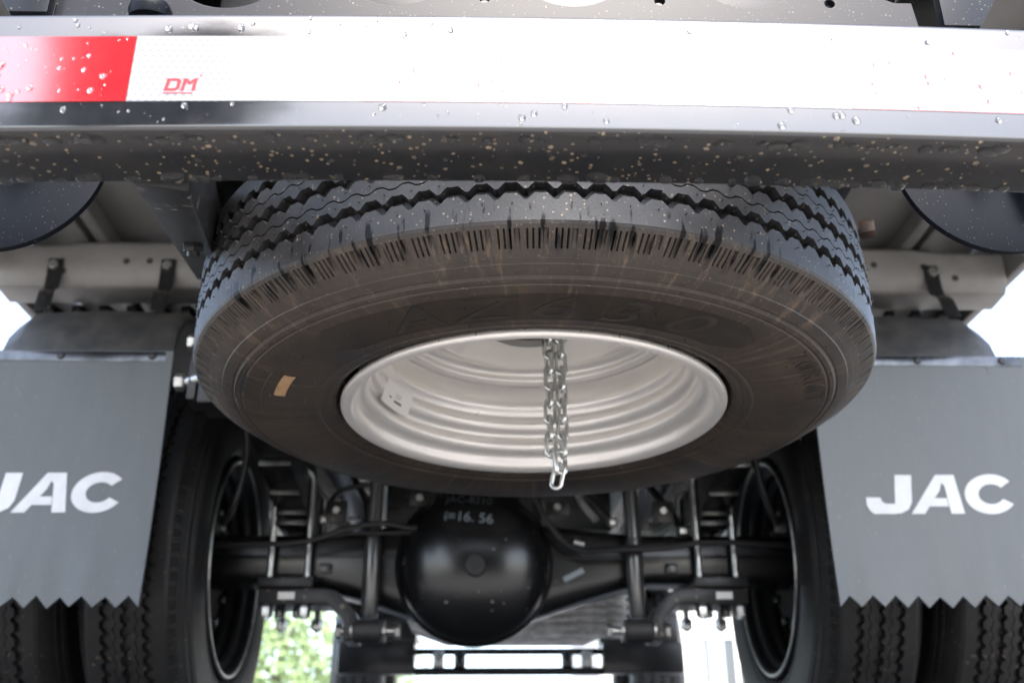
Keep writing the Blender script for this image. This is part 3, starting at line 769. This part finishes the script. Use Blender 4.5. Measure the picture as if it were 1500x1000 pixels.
put('filler_plug', MB().lathe([(.021, -.006), (.021, .007), (.019, .010), (.0001, .0105)], (AC[0]+.003, DY-.004-DH+.004, AC[2]-.018), (0, -1, 0), 28).hexnut((AC[0]+.003, DY-DH-.009, AC[2]-.018), .008, .004, (0, -1, 0)), M['plug'], dome)
put('weld_seam', MB().box((-.54, AC[1]-.0605, .4435), (AC[0]-.15, AC[1]-.056, .4485)).box((AC[0]+.15, AC[1]-.0605, .4435), (.62, AC[1]-.056, .4485)), M['satin'], axle, .0008)
for x in (-.315, .385):
    put('square_lug', MB().box((x-.012, AC[1]-.066, .412), (x+.012, AC[1]-.056, .432)), M['satin'], axle, .002)
for txt, cx, cz, sz, mm in (('JAC-8210', -.027, .5465, .024, 'dimprint'), ('i=16. 56', -.027, .5065, .030, 'fadedwhite')):
    tm = text_mb(txt, sz, sub=.006); a = R(-5)
    tm.v = [(cx+x*math.cos(a)-y*math.sin(a), cz+x*math.sin(a)+y*math.cos(a), 0) for x, y, z in tm.v]
    put('painted_marking', thicken(tm, lambda x, y, d: (x, dome_y(x, y)-.0047-d, y), .0004), M[mm], dome)
lb = MB().bar((.165, AC[1]-.0635, .398), (.205, AC[1]-.0635, .418), .0016, .011, up=(0, 0, 1))
put('data_label', lb, M['fadedwhite'], axle)

# leaf springs, spring plates, U-bolts, shock absorbers on both sides
for s in (-1, 1):
    c = -.384 if s < 0 else .473
    ls = empty('leaf_spring', (c, 2.15, .50), truck)
    for k, (ln, zz) in enumerate(((.66, .598), (.62, .585), (.52, .572), (.42, .559), (.31, .546), (.2, .533), (.12, .520), (.10, .505))):
        m = MB(); L = 12
        for i in range(L+1):
            y = 2.15 - ln + 2*ln*i/L; z = zz + .28*((y-2.15))**2*.75
            m.v += [(c-.03, y, z-.006), (c+.03, y, z-.006), (c+.03, y, z+.006), (c-.03, y, z+.006)]
        for i in range(L):
            for q in range(4): m.f.append((i*4+q, i*4+(q+1) % 4, (i+1)*4+(q+1) % 4, (i+1)*4+q))
        m.f += [(3, 2, 1, 0), (L*4, L*4+1, L*4+2, L*4+3)]
        put('leaf', m, M['satin'], ls, .001)
    put('rebound_clip', MB().box((c-.034, 1.80, .585), (c+.034, 1.825, .655)), M['iron'], ls, .003)
    put('spring_hanger', MB().box((c-.022, 1.47, .66), (c+.022, 1.55, .80)).tube([(c-.045, 1.50, .70), (c+.045, 1.50, .70)], .022, 16), M['satin'], ls, .003)
    # plate and cranked arm carrying the shock absorber
    i = -s; xo = c+s*.052; xi = c+i*.062
    sp = empty('spring_plate', (c, 2.15, .345), truck)
    P = [(xo, .344), (xo, .374), (xi+i*.018, .374), (xi+i*.04, .368), (c+i*.135, .334), (c+i*.142, .318), (c+i*.142, .276), (c+i*.117, .276), (c+i*.117, .310), (c+i*.108, .322), (xi+i*.022, .344)]
    put('cranked_arm', MB().prism(P, 2.04, 2.14), M['black'], sp, .004)
    put('clamp_block', MB().box((c-.054, 2.035, .3755), (c+.054, 2.265, .396)), M['black'], sp, .004)
    put('paper_tag', MB().box((c-.012, 2.0385, .352), (c+.02, 2.0395, .366)), M['paper'], sp)
    for y in (2.065, 2.235):
        ua, ub = c-.037, c+.037
        pts = [(ua, y, .318), (ua, y, .60)] + [(c-.037*math.cos(R(q)), y, .60+.02*math.sin(R(q))) for q in (30, 60, 90, 120, 150)] + [(ub, y, .60), (ub, y, .318)]
        put('u_bolt', MB().tube(pts, .0068, 12), M['zinc'], sp)
        for x in (ua, ub):
            put('nut', MB().hexnut((x, y, .322), .0125, .021), M['zinc'], sp)
    put('bump_stop', MB().lathe([(.03, 0), (.034, .012), (.026, .03), (.028, .04), (.0001, .05)], (c, 2.12, .616), (0, 0, 1), 20), M['plain_rubber'], sp)
    # shock absorber
    x = -.2195 if s < 0 else .3055; yS = 2.055
    sh = empty('shock_absorber', (x, yS, .29), truck)
    put('body_tube', MB().lathe([(.0001, 0), (.013, 0), (.0172, .006), (.0172, .150), (.0165, .155), (.0001, .155)], (x, yS, .318), (0, 0, 1), 28), M['shock'], sh)
    put('dust_tube', MB().lathe([(.0001, 0), (.0155, 0), (.0155, .42), (.0001, .42)], (x, yS, .473), (-.03*s, .02, 1), 28), M['shock'], sh)
    put('eye_bush', MB().lathe([(.008, -.026), (.0215, -.026), (.0225, -.022), (.0225, .022), (.0215, .026), (.008, .026)], (x, yS, .2935), (1, 0, 0), 28), M['plain_rubber'], sh)
    put('eye_bolt', MB().tube([(x-.062, yS, .2935), (x+.062, yS, .2935)], .008, 12).hexnut((x-.062, yS, .2935), .0145, .010, (1, 0, 0)).hexnut((x+.052, yS, .2935), .0145, .010, (1, 0, 0)), M['zinc'], sh)
    put('washer', MB().lathe([(.009, 0), (.021, 0), (.021, .003), (.009, .003)], (x-.033, yS, .2935), (1, 0, 0), 20).lathe([(.009, 0), (.021, 0), (.021, .003), (.009, .003)], (x+.030, yS, .2935), (1, 0, 0), 20), M['zinc'], sh)
    put('shock_mount', MB().box((x-.03, 2.03, .885), (x+.03, 2.10, .93)), M['satin'], sh, .003)
put('added_dark_panel', MB().box((-.60, 1.93, .945), (.70, 4.6, .985)).box((-.58, 1.93, .70), (-.545, 4.5, .944)).box((.64, 1.93, .70), (.675, 4.5, .944)), M['satin'], truck, .004)  # dark panels added to hide the pale floor and blacken the underside
# brake lines
def cat(pts, k=6):
    out = []; P = [Vector(p) for p in pts]
    for i in range(len(P)-1):
        p0, p1, p2, p3 = P[max(i-1, 0)], P[i], P[i+1], P[min(i+2, len(P)-1)]
        for j in range(k):
            t = j/k; out.append(.5*((2*p1) + (p2-p0)*t + (2*p0-5*p1+4*p2-p3)*t*t + (3*p1-p0-3*p2+p3)*t**3))
    out.append(P[-1]); return out
for pts, r in (([(-.55, 2.03, .455), (-.42, 2.02, .455), (-.34, 2.02, .462), (-.27, 2.02, .485), (-.20, 2.02, .497), (-.14, 2.04, .492), (-.115, 2.05, .51), (-.10, 2.06, .555), (-.105, 2.07, .585)], .006),
               ([(-.34, 2.025, .462), (-.27, 2.03, .478), (-.20, 2.03, .480), (-.13, 2.05, .486)], .0045),
               ([(.62, 2.03, .455), (.45, 2.02, .46), (.36, 2.02, .448), (.27, 2.02, .445), (.19, 2.05, .452), (.14, 2.06, .50), (.10, 2.07, .58)], .006),
               ([(.50, 2.03, .465), (.40, 2.02, .455), (.30, 2.025, .452), (.20, 2.05, .448)], .0045)):
    put('brake_line', MB().tube(cat(pts), r, 8), M['cable'], truck)
put('brass_fitting', MB().tube([(-.104, 2.06, .575), (-.104, 2.06, .60)], .007, 10).hexnut((-.104, 2.06, .585), .010, .010), M['zinc'], truck)
put('brass_fitting', MB().tube([(.185, 2.055, .468), (.205, 2.055, .462)], .008, 10), M['zinc'], truck)

# hoses, clips and brackets crowding the axle
for pts, r in (([(-.30, 2.30, .78), (-.29, 2.22, .66), (-.25, 2.18, .58), (-.24, 2.16, .505)], .009), ([(.36, 2.30, .78), (.37, 2.22, .64), (.40, 2.16, .56), (.42, 2.12, .505)], .009),
               ([(-.48, 1.95, .74), (-.47, 1.98, .62), (-.49, 2.0, .53), (-.52, 2.03, .49)], .007), ([(.56, 1.95, .74), (.55, 1.98, .62), (.57, 2.0, .54), (.60, 2.03, .49)], .007),
               ([(.12, 2.25, .76), (.15, 2.2, .66), (.21, 2.14, .60), (.27, 2.1, .52)], .006), ([(-.12, 2.25, .70), (-.17, 2.2, .64), (-.30, 2.15, .60), (-.33, 2.12, .53)], .006)):
    hz = put('brake_hose', MB().tube(cat(pts), r, 10), M['cable'], truck)
    e = Vector(pts[-1]); put('hose_nut', MB().hexnut(e-Vector((0, 0, .008)), r*1.7, .016), M['zinc'], hz)
for x, z, w_, h_ in ((-.30, .53, .022, .03), (.375, .53, .022, .03), (-.13, .56, .02, .018), (.155, .54, .024, .02)):
    bk = put('hose_bracket', MB().box((x-w_, 2.085, z-h_*.5), (x+w_, 2.09, z+h_)), M['black'], truck, .002)
    put('bolt', MB().hexnut((x, 2.085, z+h_*.3), .008, .007, (0, -1, 0)), M['zinc'], bk)
for s_ in (-1, 1):
    c_ = -.384 if s_ < 0 else .473
    for dx in (-.018, .018):
        put('centre_nut', MB().hexnut((c_+dx, 2.10, .326), .010, .018), M['shock'], truck)
# road wheels: shared tyre and rim meshes turned upright
def road_wheel(x, y, inner_open, group=None, steer=False):
    wl_ = empty('road_wheel', (x, y, .437), truck)
    rot = (0, R(90) if inner_open < 0 else R(-90), 0)      # local -Z (open side) points to the truck centre
    for nm, me, mm in (('tyre', tyre_me, M['road_tyre']), ('rim', wheel_rim_me, M['wheel_rim'])):
        o = link(nm, me, mm, wl_); o.rotation_euler = (0, rot[1], 0)
        o.material_slots[0].link = 'OBJECT'; o.material_slots[0].material = mm
    return wl_
for x, sd_ in ((-.603, 1), (-.822, -1), (.688, -1), (.902, 1)):
    wl_ = road_wheel(x, 2.15, -1 if (sd_ < 0) else 1)
    if abs(x-X0) < .7:
        s = -1 if x < 0 else 1
        dr = MB().lathe([(.045, -.050), (.05, -.052), (.105, -.040), (.128, -.040), (.136, -.034), (.140, .0), (.150, .012), (.05, .014)], (x, 2.15, .437), (s, 0, 0), 48)
        put('brake_drum', dr, M['iron'], wl_)
        put('rim_lip_highlight', MB().lathe([(.2165+.0038*math.cos(R(q*30)), .0945+.003*math.sin(R(q*30))) for q in range(12)], (x, 2.15, .437), (-s, 0, 0), 96, closed=True), M['zinc'], wl_)  # bright ring laid on the rim lip as its highlight
        for k in range(10):
            a = 2*PI*k/10+.2; r = .118
            put('drum_bolt', MB().hexnut((x-s*.040, 2.15+r*math.cos(a), .437+r*math.sin(a)), .0095, .012, (-s, 0, 0)), M['shock'], wl_)
        for k in range(8):
            a = 2*PI*k/8+.1; r = .157
            put('hand_hole', MB().lathe([(.0001, .0015), (.0125, .0015), (.0150, 0), (.0165, .003), (.0180, .0)], (x+s*.0265, 2.15+r*math.cos(a), .437+r*math.sin(a)), (-s, 0, 0), 18), M['shock'] if k % 2 else M['iron'], wl_)
        for k in range(6):
            a = 2*PI*k/6+.3; r = .148
            put('wheel_nut', MB().hexnut((x+s*.004, 2.15+r*math.cos(a), .437+r*math.sin(a)), .014, .016, (-s, 0, 0)), M['zinc'], wl_)
for x in (-.46, .66):
    wl_ = road_wheel(x, 4.3, 1 if x < 0 else -1)

# forward underbody seen beyond the axle
put('splash_panel', MB().box((-.43, 3.2, .335), (-.20, 3.26, .425)).box((-.43, 3.262, .425), (-.20, 3.34, .52)), M['satin'], truck, .006)
put('splash_panel', MB().box((.365, 3.2, .335), (.61, 3.26, .425)).box((.365, 3.262, .425), (.61, 3.34, .52)), M['satin'], truck, .006)
put('tie_rod', MB().tube([(-.2, 3.24, .345), (.37, 3.24, .345)], .012, 14), M['satin'], truck)
put('tie_rod', MB().tube([(-.2, 3.26, .405), (.37, 3.26, .405)], .010, 14), M['satin'], truck)
for x in (-.13, -.065, .26, .32):
    put('rod_end', MB().hexnut((x, 3.235, .355), .018, .05, (0, 0, 1)), M['zinc' if x in (-.13, .32) else 'satin'], truck, .001)
op = MB().prism([(-.24, .52), (-.20, .44), (-.10, .405), (.30, .405), (.36, .43), (.36, .52)], 3.0, 3.15)
put('oil_pan', op, M['alu'], truck, .01)
mf = put('muffler', MB().box((.14, 2.90, .405), (.40, 2.98, .60)), M['alu'], truck, .01)
for k in range(8): put('muffler_rib', MB().box((.135, 2.885, .415+.022*k), (.405, 2.8995, .424+.022*k)), M['alu'], mf, .002)
put('gearbox', MB().box((-.10, 2.7, .56), (.16, 3.3, .80)), M['satin'], truck, .03)
put('propeller_shaft', MB().tube([(AC[0], 2.2, .47), (.02, 2.75, .60)], .04, 20), M['satin'], truck)
for x, y, z, wx, wz in ((-.375, 2.6, .69, .03, .012), (-.335, 2.55, .648, .03, .012), (-.30, 2.6, .74, .02, .012), (.41, 2.6, .66, .045, .012), (.43, 2.6, .735, .018, .02), (-.27, 2.7, .585, .035, .02), (.16, 2.62, .58, .04, .012)):
    put('pale_tab', MB().box((x-wx, y, z-wz), (x+wx, y+.01, z+wz)), M['paper'], truck, .003)  # small pale plates beyond the axle
put('fuel_pipe', MB().tube(cat([(.22, 2.5, .75), (.24, 2.45, .66), (.27, 2.4, .60)]), .008, 8), M['alu'], truck)
put('rear_stub', MB().tube([(-.492, 1.62, .71), (-.45, 1.58, .71)], .009, 12).hexnut((-.502, 1.62, .71), .014, .014, (1, 0, 0)), M['zinc'], truck)
put('rear_stub', MB().tube([(-.50, 1.62, .637), (-.44, 1.58, .637)], .009, 12).hexnut((-.515, 1.62, .637), .015, .015, (1, 0, 0)), M['zinc'], truck)
put('shackle', MB().box((-.49, 1.60, .60), (-.475, 1.66, .74)).box((-.46, 1.56, .58), (-.40, 1.64, .66)), M['black'], truck, .004)

# ------------------------------------------------------------------ surroundings
def leaves(mb, c, rx, ry, rz, n, size, rn):
    for i in range(n):
        while True:
            p = Vector((rn.uniform(-1, 1), rn.uniform(-1, 1), rn.uniform(-1, 1)))
            if .25 < p.length < 1: break
        p *= (.78+.22*math.sin(p.x*7+p.z*5)*math.cos(p.y*6))
        q = Vector((c[0]+p.x*rx, c[1]+p.y*ry, c[2]+p.z*rz))
        d = Vector((rn.uniform(-1, 1), rn.uniform(-1, 1), rn.uniform(-.4, 1))).normalized(); e = d.orthogonal().normalized(); s = size*rn.uniform(.6, 1.3)
        g = d.cross(e)
        mb.add([q-d*s, q+e*s*.4+g*s*.1, q+d*s, q-e*s*.4+g*s*.1], [(0, 1, 2, 3)])
def shrub(name, x, y, h, rx, n, size, label, cat_, m, trunk_r, rn, group=None):
    z0 = ground_z(x, y)
    e = tag(empty(name, (x, y, z0)), label, cat_, group)
    t = MB().tube([(x, y, z0-.05), (x+.03, y, z0+h*.3), (x-.02, y+.03, z0+h*.75)], [trunk_r, trunk_r*.8, trunk_r*.4], 10)
    for k in range(5):
        a = k*1.3; t.tube([(x, y, z0+h*(.25+.08*k)), (x+rx*.6*math.cos(a), y+rx*.6*math.sin(a), z0+h*(.5+.08*k))], [trunk_r*.5, trunk_r*.2], 7)
    put('trunk', t, M['bark'], e, origin=(x, y, z0))
    lv = MB(); leaves(lv, (x, y, z0+h*.58), rx, rx, h*.45, n, size, rn)
    put('crown', lv, M[m], e, normals=False, sharp=180)
rn = random.Random(21)
shrub('shrub', -2.55, 13.6, 2.6, 1.25, 4200, .06, 'rounded bright green shrub beside the rear wheel gap', 'shrub', 'leaf', .05, rn)
shrub('shrub', -1.35, 14.6, 1.9, .9, 2600, .055, 'low green shrub partly behind the leaf spring plate', 'shrub', 'leaf', .04, rn)
shrub('shrub', 3.1, 17.0, 1.7, .9, 1000, .10, 'small green shrub in front of the white building', 'shrub', 'leaf', .04, rn)
shrub('reflection_blocker', -2.95, -7.0, 9.5, 1.35, 9000, .14, 'unseen dark leafy column added to block sky from the bumper', 'reflection_blocker', 'blockerleaf', .14, rn)  # leafy column added out of view to block sky mirrored in the bumper
bld = tag(empty('building', (7, 20, .05)), 'long white building with dark windows far beyond the truck', 'building')
put('wall', MB().box((2.2, 20, .02), (16, 26, 7.5)), M['wall'], bld)
for x in (4.2, 6.6, 9.0, 11.4, 13.6):
    for z in (1.2, 4.4):
        wn = put('window', MB().box((x, 19.97, z), (x+1.2, 19.99, z+1.5)), M['glass'], bld)
        put('window_frame', MB().box((x-.06, 19.94, z-.06), (x+1.26, 20.0, z-.005)).box((x-.06, 19.94, z+1.505), (x+1.26, 20.0, z+1.56)).box((x+.57, 19.94, z-.004), (x+.63, 19.968, z+1.504)), M['wall'], wn)
put('roof', MB().box((2.0, 19.7, 7.501), (16.2, 26.2, 7.7)), M['post'], bld)
for i, (x, y) in enumerate(((1.99, 9.0), (1.72, 9.4))):
    z0 = ground_z(x, y); e = tag(empty('steel_post', (x, y, z0)), ('thick grey steel post standing between truck and white building', 'slim grey steel post standing next to a thicker one')[i], 'post')
    put('shaft', MB().tube([(x, y, z0-.02), (x, y, z0+2.6)], (.07, .045)[i], 20), M['post'], e)
    put('base_plate', MB().box((x-.12, y-.12, z0-.01), (x+.12, y+.12, z0+.015)), M['post'], e)
    put('cap', MB().lathe([(.0001, .05), (.06, .03), (.085, 0), (.0001, 0)], (x, y, z0+2.601), (0, 0, 1), 20), M['post'], e)
